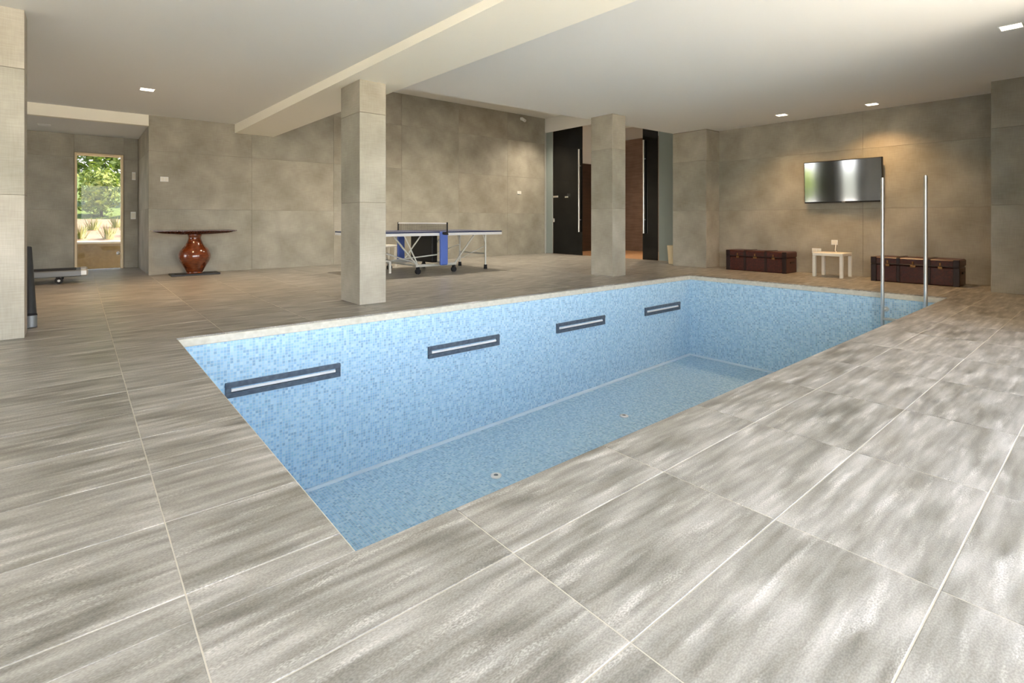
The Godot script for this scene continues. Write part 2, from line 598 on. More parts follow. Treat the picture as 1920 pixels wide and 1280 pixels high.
	var wl := shell("wall_left", "unseen plaster wall at the left end with two windows mirrored in the television")
	st = mb()
	wb(st, -6.2, -6.0, -0.1, 3.1, -1.6, 7.5)
	wb(st, -6.2, -6.0, -0.1, 3.1, 8.8, 9.3)
	wb(st, -6.2, -6.0, -0.1, 3.1, 9.95, 13.25)
	wb(st, -6.2, -6.0, 2.4, 3.1, 7.5, 8.8)
	wb(st, -6.2, -6.0, 2.4, 3.1, 9.3, 9.95)
	build(st, "plaster", M.white, wl)
	glazing("window_1", false, -6.1, 7.5, 8.8, 0.0, 2.4)  # unseen windows placed for the television reflection and light on the beam
	glazing("window_2", false, -6.1, 9.3, 9.95, 0.0, 2.4)

func pier(called: String, label: String, u0: float, u1: float, v0: float, v1: float, h: float) -> void:
	var o := shell(called, label)
	var st := mb()
	wb(st, u0 + 0.01, u1, -0.1, h + 0.2, v0 + 0.01, v1 - 0.01)
	build(st, "core", M.joint, o)
	var ys := rows_to(h)
	var prev := 0.0
	for r in ys.size() - 1:
		st = mb()
		wb(st, u0, u1 + 0.008, ys[r] + 0.0015, ys[r + 1] - 0.0015, v0, v1, 0.002)
		build(st, "panel", M.panels[r % 3], o)

func glazing(called: String, along_u: bool, at: float, a0: float, a1: float, y0: float, y1: float) -> void:
	var o := shell(called, "unseen dark-framed glazing that lets in daylight")
	var st := mb()
	var t := 0.06
	for r in [[a0, a1, y0, y0 + t], [a0, a1, y1 - t, y1], [a0, a0 + t, y0 + t, y1 - t], [a1 - t, a1, y0 + t, y1 - t]]:
		if along_u: wb(st, r[0], r[1], r[2], r[3], at - 0.04, at + 0.04, 0.004)
		else: wb(st, at - 0.04, at + 0.04, r[2], r[3], r[0], r[1], 0.004)
	build(st, "frame", M.window_frame, o)
	st = mb()
	if along_u: quad(st, P(a0 + t, y0 + t, at), P(a1 - t, y0 + t, at), P(a1 - t, y1 - t, at), P(a0 + t, y1 - t, at), Vector3(0, 0, -1))
	else: quad(st, P(at, y0 + t, a0 + t), P(at, y0 + t, a1 - t), P(at, y1 - t, a1 - t), P(at, y1 - t, a0 + t), Vector3(1, 0, 0))
	build(st, "pane", M.pane, o)

# --- floor tiles
func tile_mesh(st: SurfaceTool, u0: float, u1: float, v0: float, v1: float, uv: Rect2, flip: bool, off: Vector3) -> void:
	var ch := 0.0012
	var top := 0.0
	var low := -0.012
	var o := [Vector2(u0, v0), Vector2(u1, v0), Vector2(u1, v1), Vector2(u0, v1)]
	var i := [Vector2(u0 + ch, v0 + ch), Vector2(u1 - ch, v0 + ch), Vector2(u1 - ch, v1 - ch), Vector2(u0 + ch, v1 - ch)]
	var tx := [uv.position, Vector2(uv.end.x, uv.position.y), uv.end, Vector2(uv.position.x, uv.end.y)]
	if flip:
		for k in 4: tx[k] = Vector2.ONE - tx[k]
	var at := func(p: Vector2, y: float) -> Vector3: return P(p.x, y, p.y) - off
	var add := func(ps: Array, ts: Array, n: Vector3) -> void:
		for t in [[0, 1, 2], [0, 2, 3]]:
			var r: Array = t
			if (ps[r[1]] - ps[r[0]]).cross(ps[r[2]] - ps[r[0]]).dot(n) > 0: r = [t[0], t[2], t[1]]
			for k in r: vert(st, ps[k], n, ts[k])
	add.call([at.call(i[0], top), at.call(i[1], top), at.call(i[2], top), at.call(i[3], top)], tx, Vector3.UP)
	var ns := [Vector3(0, 0, 1), Vector3(1, 0, 0), Vector3(0, 0, -1), Vector3(-1, 0, 0)]
	for k in 4:
		var j: int = (k + 1) % 4
		add.call([at.call(o[k], top - ch), at.call(o[j], top - ch), at.call(i[j], top), at.call(i[k], top)], [tx[k], tx[j], tx[j], tx[k]], (ns[k] + Vector3.UP).normalized())
		add.call([at.call(o[k], low), at.call(o[j], low), at.call(o[j], top - ch), at.call(o[k], top - ch)], [tx[k], tx[j], tx[j], tx[k]], ns[k])

func make_tiles(fl: Node3D) -> void:
	var du := 0.745
	var dv := 0.41
	var ou := 0.21
	var ov := 0.31
	var g := 0.0018
	var regions := [[-6.0, 10.69, -1.6, POOL[2]], [-6.0, 10.69, POOL[3], 10.998], [-6.0, 0.94, 10.998, 12.99], [-6.0, POOL[0], POOL[2], POOL[3]], [POOL[1], 10.69, POOL[2], POOL[3]]]
	var list := []
	for i in range(-10, 16):
		for j in range(-6, 33):
			var kind := rng.randi() % 8
			var flip := rng.randf() < 0.5
			for r in regions:
				var u0 := maxf(ou + i * du + g, r[0])
				var u1 := minf(ou + (i + 1) * du - g, r[1])
				var v0 := maxf(ov + j * dv + g, r[2])
				var v1 := minf(ov + (j + 1) * dv - g, r[3])
				if u1 - u0 < 0.02 or v1 - v0 < 0.02: continue
				var uv := Rect2((u0 - ou - i * du) / du, (v0 - ov - j * dv) / dv, (u1 - u0) / du, (v1 - v0) / dv)
				var d := (u0 + u1) / 2 * cos(0.8722) + (v0 + v1) / 2 * sin(0.8722)
				var s := (u0 + u1) / 2 * sin(0.8722) - (v0 + v1) / 2 * cos(0.8722)
				var seen := d > 0.75 and absf(s / d) < 1.05
				list.append({"b": [u0, u1, v0, v1], "uv": uv, "k": kind, "f": flip, "rank": d - sqrt((u1 - u0) * (v1 - v0)) * 0.5 if seen else 1000.0 + d})
	list.sort_custom(func(a, b): return a.rank < b.rank)
	var shared := {}
	var rest := []
	for k in 8: rest.append(null)
	for n in list.size():
		var t: Dictionary = list[n]
		var b: Array = t.b
		if n < 300 and t.rank < 900:
			var c := P((b[0] + b[1]) / 2, 0, (b[2] + b[3]) / 2)
			var key := "%.4f %.4f %s %s" % [b[1] - b[0], b[3] - b[2], t.uv, t.f]
			if not shared.has(key):
				var st := mb()
				tile_mesh(st, b[0], b[1], b[2], b[3], t.uv, t.f, c)
				shared[key] = st.commit()
			var o := MeshInstance3D.new()
			o.mesh = shared[key]
			o.material_override = M.tiles[t.k]
			o.position = c
			put(o, "tile", fl)
		else:
			if rest[t.k] == null: rest[t.k] = mb()
			tile_mesh(rest[t.k], b[0], b[1], b[2], b[3], t.uv, t.f, Vector3.ZERO)
	var am: ArrayMesh = null
	for k in 8:
		if rest[k] == null: continue
		rest[k].set_material(M.tiles[k])
		am = rest[k].commit(am)
	var far := MeshInstance3D.new()
	far.mesh = am
	put(far, "far_tiles", fl)
	far.set_meta("kind", "stuff")

# ------------------------------------------------------------------ objects
func column(label: String, u0: float, u1: float, v0: float, v1: float, h: float) -> void:
	var c := P((u0 + u1) / 2, 0, (v0 + v1) / 2)
	var o := thing("column", label, "column", c, 0.0, "slab-clad columns along the pool")
	var st := mb()
	bx(st, Vector3(0, h / 2, 0), Vector3(u1 - u0 - 0.012, h, v1 - v0 - 0.012), 0.0)
	build(st, "core", M.joint, o)
	var ys := rows_to(h)
	for r in ys.size() - 1:
		st = mb()
		bx(st, Vector3(0, (ys[r] + ys[r + 1]) / 2, 0), Vector3(u1 - u0, ys[r + 1] - ys[r] - 0.003, v1 - v0), 0.003)
		build(st, "panel", M.panels[r % 3], o)

func ceiling_light(label: String, u: float, v: float, y: float, e: float, c := Color(1.0, 0.80, 0.56)) -> void:
	var o := thing("ceiling_light", label, "light", P(u, y, v), 0.0, "recessed square ceiling spots")
	var st := mb()
	var a := 0.085
	var t := 0.012
	for r in [[0, a - t / 2, 2 * a, t], [0, -a + t / 2, 2 * a, t], [a - t / 2, 0, t, 2 * a - 2 * t], [-a + t / 2, 0, t, 2 * a - 2 * t]]:
		bx(st, Vector3(r[0], -0.001, r[1]), Vector3(r[2], 0.012, r[3]), 0.002)
	build(st, "trim", M.white_plastic, o)
	st = mb()
	bx(st, Vector3(0, 0.001, 0), Vector3(2 * a - 2 * t, 0.008, 2 * a - 2 * t), 0.001)
	build(st, "diffuser", M.lamp_glow if e > 0.0 else M.white_plastic, o)
	if e > 0.0:
		var l := SpotLight3D.new()
		l.name = "spot"
		l.light_color = c
		l.light_energy = e
		l.spot_range = 14.0
		l.spot_attenuation = 2.0
		l.spot_angle = 62.0
		l.spot_angle_attenuation = 0.9
		l.light_size = 0.06
		l.shadow_enabled = true
		o.add_child(l)
		l.position = Vector3(0, -0.02, 0)
		l.rotation.x = -PI / 2

func pool_slot(label: String, u0: float, u1: float) -> void:
	var v := POOL[3] as float
	var w := u1 - u0
	var o := thing("pool_wall_slot", label, "pool fitting", P((u0 + u1) / 2, -0.565, v), 0.0, "long slots along the pool wall")
	var st := mb()
	var h := 0.13
	var b := 0.045
	for r in [[0, h - b / 2, w, b], [0, b / 2 , w, b], [-w / 2 + 0.022, h / 2, 0.044, h - 2 * b], [w / 2 - 0.022, h / 2, 0.044, h - 2 * b]]:
		bx(st, Vector3(r[0], r[1], 0.008), Vector3(r[2], r[3], 0.03), 0.003)
	build(st, "frame", M.slate, o)
	st = mb()
	bx(st, Vector3(0, h / 2 - 0.005, 0.004), Vector3(w - 0.09, 0.024, 0.02), 0.004)
	build(st, "slit_bar", M.white_plastic, o)

func console_table() -> void:
	var o := thing("pedestal_console_table", "dark wood console table on a glossy copper-brown vase-shaped pedestal", "table", P(1.58, 0, 10.60))
	var st := mb()
	# boat-shaped top: thin edge, underside drawn in
	var L := 0.63
	var D := 0.21
	var y1 := 0.79
	var rings := [[L, D, y1 - 0.004], [L - 0.004, D - 0.004, y1], [L, D, y1 - 0.016], [L - 0.12, D - 0.05, y1 - 0.05], [L - 0.42, D - 0.1, y1 - 0.075]]
	var c4 := func(r: Array) -> Array: return [Vector3(-r[0], r[2], -r[1]), Vector3(r[0], r[2], -r[1]), Vector3(r[0], r[2], r[1]), Vector3(-r[0], r[2], r[1])]
	var ns := [Vector3(0, 0, -1), Vector3(1, 0, 0), Vector3(0, 0, 1), Vector3(-1, 0, 0)]
	for s in [[1, 0], [0, 2], [2, 3], [3, 4]]:
		var A: Array = c4.call(rings[s[0]])
		var B: Array = c4.call(rings[s[1]])
		for k in 4:
			var j: int = (k + 1) % 4
			var n: Vector3 = (A[j] - A[k]).cross(B[k] - A[k]).normalized()
			if n.dot(ns[k]) < 0: n = -n
			quad(st, A[k], A[j], B[j], B[k], n)
	var T: Array = c4.call(rings[1])
	quad(st, T[0], T[1], T[2], T[3], Vector3.UP)
	T = c4.call(rings[4])
	quad(st, T[0], T[1], T[2], T[3], Vector3.DOWN)
	build(st, "tabletop", M.wood_dark, o)
	st = mb()
	lathe(st, smooth_profile([Vector2(0.0, 0.03), Vector2(0.122, 0.03), Vector2(0.126, 0.06), Vector2(0.172, 0.15), Vector2(0.230, 0.25), Vector2(0.250, 0.34), Vector2(0.222, 0.43), Vector2(0.158, 0.51), Vector2(0.118, 0.58), Vector2(0.098, 0.65), Vector2(0.105, 0.716), Vector2(0.0, 0.716)], 5), 48)
	build(st, "vase_pedestal", M.copper_wood, o)
	st = mb()
	bx(st, Vector3(0, 0.015, 0), Vector3(0.74, 0.03, 0.36), 0.005)
	build(st, "base_plate", M.black, o)

func tennis_table() -> void:
	var o := thing("table_tennis_table", "blue folding table tennis table on wheels with its net up", "table tennis table", P(5.01, 0, 8.665))
	var st: SurfaceTool
	for s in [-1.0, 1.0]:
		st = mb()
		bx(st, Vector3(s * 0.686, 0.749, 0), Vector3(1.366, 0.022, 1.525), 0.003)
		var half := build(st, "table_half", M.tt_top, o)
		st = mb()
		for r in [[0.686, -0.752, 1.366, 0.022], [0.686, 0.752, 1.366, 0.022], [0.014, 0, 0.022, 1.48], [1.358, 0, 0.022, 1.48]]:
			bx(st, Vector3(s * r[0], 0.712, r[1]), Vector3(r[2], 0.05, r[3]), 0.003)
		build(st, "apron", M.tt_white, half)
		st = mb()
		for r in [[0.686, -0.752, 1.366, 0.02], [0.686, 0.752, 1.366, 0.02], [0.686, 0, 1.366, 0.004], [1.358, 0, 0.02, 1.525]]:
			bx(st, Vector3(s * r[0], 0.7604, r[1]), Vector3(r[2], 0.001, r[3]), 0.0)
		build(st, "white_line", M.tt_white, half)
		# outer legs with black feet
		for z in [-0.45, 0.45]:
			st = mb()
			rod(st, Vector3(s * 1.2, 0.08, z), Vector3(s * 1.2, 0.69, z), 0.018)
			var leg := build(st, "leg", M.tt_frame, o)
			st = mb()
			rod(st, Vector3(s * 1.2, 0.0, z), Vector3(s * 1.2, 0.085, z), 0.036, 0.032)
			build(st, "foot", M.rubber, leg)
			st = mb()
			rod(st, Vector3(s * 1.2, 0.5, z), Vector3(s * 1.13, 0.69, z), 0.011)
			build(st, "leg_stay", M.tt_frame, leg)
		st = mb()
		rod(st, Vector3(s * 1.2, 0.30, -0.45), Vector3(s * 1.2, 0.30, 0.45), 0.014)
		build(st, "leg_crossbar", M.tt_frame, o)
		for z in [-0.55, 0.55]:
			st = mb()
			rod(st, Vector3(s * 0.40, 0.16, z), Vector3(s * 0.86, 0.69, z), 0.017)
			build(st, "strut", M.tt_frame, o)
			st = mb()
			rod(st, Vector3(s * 0.42, 0.2, z), Vector3(s * 1.19, 0.46, z * 0.82), 0.009)
			build(st, "stay", M.tt_frame, o)
	# trolley
	for z in [-0.55, 0.55]:
		st = mb()
		bx(st, Vector3(0, 0.15, z), Vector3(0.86, 0.05, 0.045), 0.008)
		build(st, "base_bar", M.tt_frame, o)
		for x in [-0.38, 0.38]:
			st = mb()
			rod(st, Vector3(x, 0.05, z - 0.022), Vector3(x, 0.05, z + 0.022), 0.05, -1, 20)
			var wheel := build(st, "wheel", M.rubber, o)
			st = mb()
			bx(st, Vector3(x, 0.105, z), Vector3(0.05, 0.05, 0.06), 0.006)
			build(st, "wheel_fork", M.rubber, wheel)
	for x in [-0.38, 0.38]:
		st = mb()
		rod(st, Vector3(x, 0.15, -0.55), Vector3(x, 0.15, 0.55), 0.018)
		build(st, "base_rail", M.tt_frame, o)
	for d in [[Vector3(-0.38, 0.16, 0.55), Vector3(-0.62, 0.69, 0.5)], [Vector3(-0.62, 0.30, 0.52), Vector3(-0.30, 0.69, 0.52)], [Vector3(-0.72, 0.24, 0.2), Vector3(0.0, 0.34, 0.6)], [Vector3(-0.30, 0.15, 0.55), Vector3(-0.95, 0.42, 0.2)]]:
		st = mb()
		rod(st, d[0], d[1], 0.013)
		build(st, "brace", M.tt_frame, o)
	for z in [-0.80, 0.80]:
		st = mb()
		bx(st, Vector3(0, 0.46, z), Vector3(0.15, 0.60, 0.07), 0.03)
		var up := build(st, "blue_upright", M.tt_blue, o)
		st = mb()
		bx(st, Vector3(0, 0.73, z), Vector3(0.10, 0.05, 0.1), 0.012)
		build(st, "net_clamp", M.rubber, up)
	st = mb()
	bx(st, Vector3(-0.02, 0.44, 0.14), Vector3(0.12, 0.50, 0.80), 0.02)
	build(st, "centre_box", M.black, o)
	# net
	for z in [-0.915, 0.915]:
		st = mb()
		rod(st, Vector3(0, 0.70, z), Vector3(0, 0.925, z), 0.014)
		bx(st, Vector3(0, 0.715, z * 0.95), Vector3(0.04, 0.03, 0.12), 0.005)
		build(st, "net_post", M.rubber, o)
	st = mb()
	for k in 61: bx(st, Vector3(0, 0.837, -0.9 + k * 0.03), Vector3(0.003, 0.14, 0.004), 0.0)
	for k in 6: bx(st, Vector3(0, 0.772 + k * 0.025, 0), Vector3(0.003, 0.004, 1.81), 0.0)
	build(st, "net_mesh", M.net, o)
	st = mb()
	bx(st, Vector3(0, 0.906, 0), Vector3(0.010, 0.022, 1.81), 0.002)
	build(st, "net_tape", M.tt_white, o)

func square_table(called: String, label: String, category: String, at: Vector3, w: float, d: float, h: float, t: float, leg: float, parts := true) -> Node3D:
	var o := thing(called, label, category, at)
	var st := mb()
	bx(st, Vector3(0, h - t / 2, 0), Vector3(w, t, d), 0.004)
	build(st, "tabletop", M.white_lacquer, o)
	for x in [-1, 1]:
		for z in [-1, 1]:
			st = mb()
			bx(st, Vector3(x * (w - leg) / 2, (h - t) / 2, z * (d - leg) / 2), Vector3(leg, h - t, leg), 0.004)
			build(st, "leg", M.white_lacquer, o)
	return o

func trunk(label: String, v0: float, v1: float, u0: float) -> void:
	var L := v1 - v0
	var D := 0.46
	var H := 0.385
	var o := thing("leather_trunk", label, "trunk", P(u0 + D / 2, 0, (v0 + v1) / 2), 0.0, "brown leather trunks along the television wall")
	# local: x depth (front at -D/2), z length
	var st := mb()
	bx(st, Vector3(0, 0.135, 0), Vector3(D, 0.27, L), 0.012)
	build(st, "body", M.leather, o)
	st = mb()
	bx(st, Vector3(0, 0.33, 0), Vector3(D + 0.012, 0.11, L + 0.012), 0.018)
	var lid := build(st, "lid", M.leather, o)
	st = mb()
	bx(st, Vector3(-D / 2 - 0.007, 0.282, 0), Vector3(0.012, 0.018, L + 0.014), 0.003)
	build(st, "lid_edge", M.leather_dark, lid)
	for k in [-0.28, 0.28]:
		st = mb()
		bx(st, Vector3(-D / 2 - 0.006, 0.14, k * L * 0.62), Vector3(0.014, 0.25, 0.045), 0.004)
		bx(st, Vector3(-D / 2 - 0.012, 0.335, k * L * 0.62), Vector3(0.014, 0.09, 0.045), 0.004)
		bx(st, Vector3(0, H + 0.004, k * L * 0.62), Vector3(D, 0.008, 0.045), 0.002)
		build(st, "strap", M.leather_dark, o)
	for z in [-1.0, 1.0]:
		st = mb()
		bx(st, Vector3(-D / 2 - 0.004, 0.135, z * (L / 2 - 0.03)), Vector3(0.02, 0.272, 0.075), 0.006)
		bx(st, Vector3(-D / 2 - 0.010, 0.335, z * (L / 2 - 0.03)), Vector3(0.02, 0.10, 0.075), 0.006)
		build(st, "corner_guard", M.leather_dark, o)
		st = mb()
		bx(st, Vector3(0, 0.19, z * (L / 2 + 0.012)), Vector3(0.16, 0.03, 0.02), 0.006)
		build(st, "end_handle", M.leather_dark, o)
	for k in [-0.30, 0.0, 0.30]:
		st = mb()
		bx(st, Vector3(-D / 2 - 0.014, 0.262, k * L), Vector3(0.016, 0.036, 0.07 if k == 0.0 else 0.05), 0.004)
		bx(st, Vector3(-D / 2 - 0.018, 0.312, k * L), Vector3(0.014, 0.045, 0.02), 0.004)
		build(st, "latch", M.brass, o)

func television() -> void:
	var o := thing("television", "flat black wall-mounted television tilted slightly down", "television", P(10.19, 1.27, 3.19))
	var tilt := deg_to_rad(2.6)
	o.rotation.z = tilt
	var st := mb()
	bx(st, Vector3(-0.01, 0.37, 0), Vector3(0.05, 0.74, 1.20), 0.006)
	build(st, "casing", M.black, o)
	st = mb()
	bx(st, Vector3(-0.038, 0.375, 0), Vector3(0.006, 0.705, 1.176), 0.001)
	build(st, "screen", M.screen, o)
	st = mb()
	bx(st, Vector3(-0.04, 0.011, 0.03), Vector3(0.006, 0.012, 0.05), 0.002)
	build(st, "badge", M.silver, o)
	st = mb()
	bx(st, Vector3(0.03, 0.30, 0), Vector3(0.05, 0.3, 0.4), 0.004)
	build(st, "wall_bracket", M.black, o)

func ladder() -> void:
	var u := 8.08
	var o := thing("pool_ladder", "pool ladder with two tall straight steel rails at the end of the pool", "ladder", P(u, -1.30, 1.84))
	var st: SurfaceTool
	var top := 1.52 + 1.30
	for z in [-0.225, 0.225]:
		st = mb()
		rod(st, Vector3(0, 0, z), Vector3(0, top - 0.015, z), 0.021, -1, 20)
		rod(st, Vector3(0, top - 0.015, z), Vector3(0, top, z), 0.021, 0.012, 20)
		var rail := build(st, "rail", M.steel, o)
		for y in [0.25, 1.08]:
			st = mb()
			rod(st, Vector3(0, y, z), Vector3(0.148, y, z), 0.014)
			rod(st, Vector3(0.136, y, z), Vector3(0.15, y, z), 0.035, -1, 20)
			build(st, "wall_stay", M.steel, rail)
	for y in [0.16, 0.43, 0.70, 0.97]:
		st = mb()
		bx(st, Vector3(-0.01, y, 0), Vector3(0.075, 0.028, 0.43), 0.006)
		build(st, "step", M.steel, o)

func plate(called: String, label: String, category: String, at: Vector3, size: Vector3, keys := 1) -> void:
	var o := thing(called, label, category, at)
	var st := mb()
	bx(st, Vector3.ZERO, size, 0.002)
	build(st, "plate", M.white_plastic, o)
	for k in keys:
		st = mb()
		var along_x := size.x > size.z
		var w: float = (size.x if along_x else size.z) / keys
		var c: float = -(size.x if along_x else size.z) / 2 + w * (k + 0.5)
		if along_x: bx(st, Vector3(c, 0, size.z / 2), Vector3(w * 0.8, size.y * 0.7, 0.006), 0.002)
		else: bx(st, Vector3(-size.x / 2, 0, c), Vector3(0.006, size.y * 0.7, w * 0.8), 0.002)
		build(st, "rocker", M.white_lacquer, o)

func treadmill() -> void:
	var o := thing("treadmill", "low black treadmill deck with a silver end cap in front of the recess", "treadmill", P(-0.75, 0, 10.62))
	var st := mb()
	bx(st, Vector3(0, 0.15, 0), Vector3(1.56, 0.09, 0.46), 0.01)
	build(st, "deck", M.dark_grey, o)
	st = mb()
	bx(st, Vector3(-0.02, 0.199, 0), Vector3(1.50, 0.012, 0.44), 0.004)
	build(st, "belt", M.rubber, o)
	for z in [-0.27, 0.27]:
		st = mb()
		bx(st, Vector3(0, 0.15, z), Vector3(1.60, 0.095, 0.075), 0.012)
		build(st, "side_rail", M.mid_grey, o)
		st = mb()
		bx(st, Vector3(0.82, 0.155, z), Vector3(0.10, 0.105, 0.085), 0.02)
		build(st, "end_cap", M.silver, o)
		st = mb()
		rod(st, Vector3(0.53, 0.05, z - 0.02), Vector3(0.53, 0.05, z + 0.02), 0.05, -1, 18)
		var w := build(st, "wheel", M.rubber, o)
		st = mb()
		rod(st, Vector3(0.53, 0.05, z - 0.024), Vector3(0.53, 0.05, z + 0.024), 0.018, -1, 12)
		build(st, "hub", M.silver, w)
	st = mb()
	bx(st, Vector3(-0.7, 0.05, 0), Vector3(0.1, 0.105, 0.55), 0.01)
	build(st, "front_foot", M.rubber, o)

func leaning_tube() -> void:
	var o := thing("exercise_tube", "dark grey tapered tube with a pale end cap standing behind the near pier", "tube", P(-0.325, 0, 6.30))
	var st := mb()
	rod(st, Vector3(0, 0.10, 0), Vector3(-0.035, 0.70, -0.30), 0.044, 0.030, 24)
	build(st, "shaft", M.dark_grey, o)
	st = mb()
	rod(st, Vector3(0, 0.098, 0), Vector3(-0.001, 0.112, -0.006), 0.047, -1, 24)
	build(st, "ring", M.rubber, o)
	st = mb()
	rod(st, Vector3(0.005, 0.0, 0.02), Vector3(0, 0.10, 0), 0.042, 0.046, 24)
	build(st, "end_cap", M.mid_grey, o)

func glass_doors() -> void:
	var st: SurfaceTool
	# wood-framed glass door in the recess
	var d1 := shell("door_1", "glass door in a slim pale wood frame with the garden behind it")
	st = mb()
	wb(st, -0.05, -0.012, 0.0, 2.27, 12.985, 13.20, 0.004)
	wb(st, 0.662, 0.70, 0.0, 2.27, 12.985, 13.20, 0.004)
	wb(st, -0.012, 0.662, 2.232, 2.27, 12.985, 13.20, 0.004)
	build(st, "door_frame", M.frame_wood, d1)
	st = mb()
	quad(st, P(-0.012, 0.0, 13.05), P(0.662, 0.0, 13.05), P(0.662, 2.232, 13.05), P(-0.012, 2.232, 13.05), Vector3(0, 0, 1))
	build(st, "pane", M.tinted, d1)
	st = mb()
	lathe(st, [Vector2(0, 0.0), Vector2(0.03, 0.0), Vector2(0.034, 0.02), Vector2(0.02, 0.045), Vector2(0.0, 0.05)], 16)
	var k := build(st, "handle", M.steel, d1)
	k.position = P(0.62, 0.30, 13.045)
	k.rotation.x = PI / 2
	# tall dark glass doors to the corridor
	for d in [["door_2", 9.53, 10.66, 9.60], ["door_3", 7.14, 7.57, 7.50]]:
		var o := shell(d[0], "tall black glass door with a long chrome pull bar")
		st = mb()
		wb(st, 10.50, 10.515, 0.012, 3.525, d[1], d[2], 0.002)
		build(st, "leaf", M.black_gloss, o)
		st = mb()
		rod(st, P(10.44, 0.65, d[3]), P(10.44, 2.90, d[3]), 0.022, -1, 16)
		for y in [0.98, 2.45]: rod(st, P(10.44, y, d[3]), P(10.50, y, d[3]), 0.014)
		build(st, "pull_bar", M.steel, o)
		if d[0] == "door_2":
			for p in [[0.92, 10.63, 0.10, 0.06], [1.62, 10.55, 0.05, 0.2], [1.60, 10.12, 0.04, 0.12]]:
				st = mb()
				wb(st, 10.488, 10.502, p[0], p[0] + p[2], p[1] - p[3] / 2, p[1] + p[3] / 2, 0.003)
				build(st, "fitting", M.steel, o)
	var w := shell("window_3", "fixed glass panels beside the black glass doors, reflection coloured grey")
	st = mb()
	wb(st, 10.50, 10.515, 0.012, 3.525, 10.68, 10.94, 0.002)
	build(st, "pane", M.grey_reflection_glass, w)
	st = mb()
	wb(st, 10.50, 10.515, 0.012, 3.525, 6.27, 7.12, 0.002)
	build(st, "pane", M.grey_reflection_glass, w)
	st = mb()
	wb(st, 10.47, 10.53, 0.0, 3.53, 10.945, 10.985, 0.003)
	build(st, "jamb", M.silver, w)

func shrub(called: String, label: String, at: Vector3, r: Vector3, n: int, dark: Color, light: Color, size: float, group := "") -> void:
	var o := thing(called, label, "shrub", at, 0.0, group)
	var st := mb()
	for k in 4:
		var b := Vector3(rng.randf_range(-0.1, 0.1), 0, rng.randf_range(-0.1, 0.1))
		rod(st, b, Vector3(rng.randf_range(-0.5, 0.5) * r.x, r.y * 1.2, rng.randf_range(-0.5, 0.5) * r.z), 0.03, 0.01, 6)
	build(st, "stem", M.bark, o)
	st = mb()
	for k in n:
		var d := Vector3(rng.randfn(), rng.randfn(), rng.randfn()).normalized()
		var bump := 0.82 + 0.18 * sin(d.x * 7 + at.x) * cos(d.y * 6 + at.z * 3.0)
		var p := Vector3(0, r.y, 0) + d * r * bump * pow(rng.randf(), 0.25)
		if p.y < 0.02: continue
		var x := Vector3(rng.randfn(), rng.randfn(), rng.randfn()).normalized()
		var nn := (d + Vector3(rng.randfn(), rng.randfn(), rng.randfn()) * 0.5).normalized()
		x = x.cross(nn).normalized()
		var y := nn.cross(x)
		var s := size * rng.randf_range(0.6, 1.4)
		st.set_color(dark.lerp(light, rng.randf()).srgb_to_linear())
		quad(st, p - x * s, p - y * s * 0.45 + nn * s * 0.1, p + x * s, p + y * s * 0.45 + nn * s * 0.1, nn)
	build(st, "foliage", M.leaf, o)

func grass_tuft(label: String, at: Vector3, h: float, n: int, dark: Color, light: Color, group: String) -> void:
	var o := thing("grass_tuft", label, "plant", at, 0.0, group)
	var st := mb()
	for k in n:
		var a := rng.randf() * TAU
		var b := Vector3(cos(a), 0, sin(a)) * rng.randf() * 0.12
		var tip := b + Vector3(cos(a) * h * rng.randf_range(0.1, 0.6), h * rng.randf_range(0.6, 1.0), sin(a) * h * rng.randf_range(0.1, 0.6))
		var side := Vector3(-sin(a), 0, cos(a)) * 0.012
		st.set_color(dark.lerp(light, rng.randf()).srgb_to_linear())
		tri(st, b - side, b + side, tip, Vector3(cos(a), 0.6, sin(a)).normalized())
	build(st, "blades", M.leaf, o)

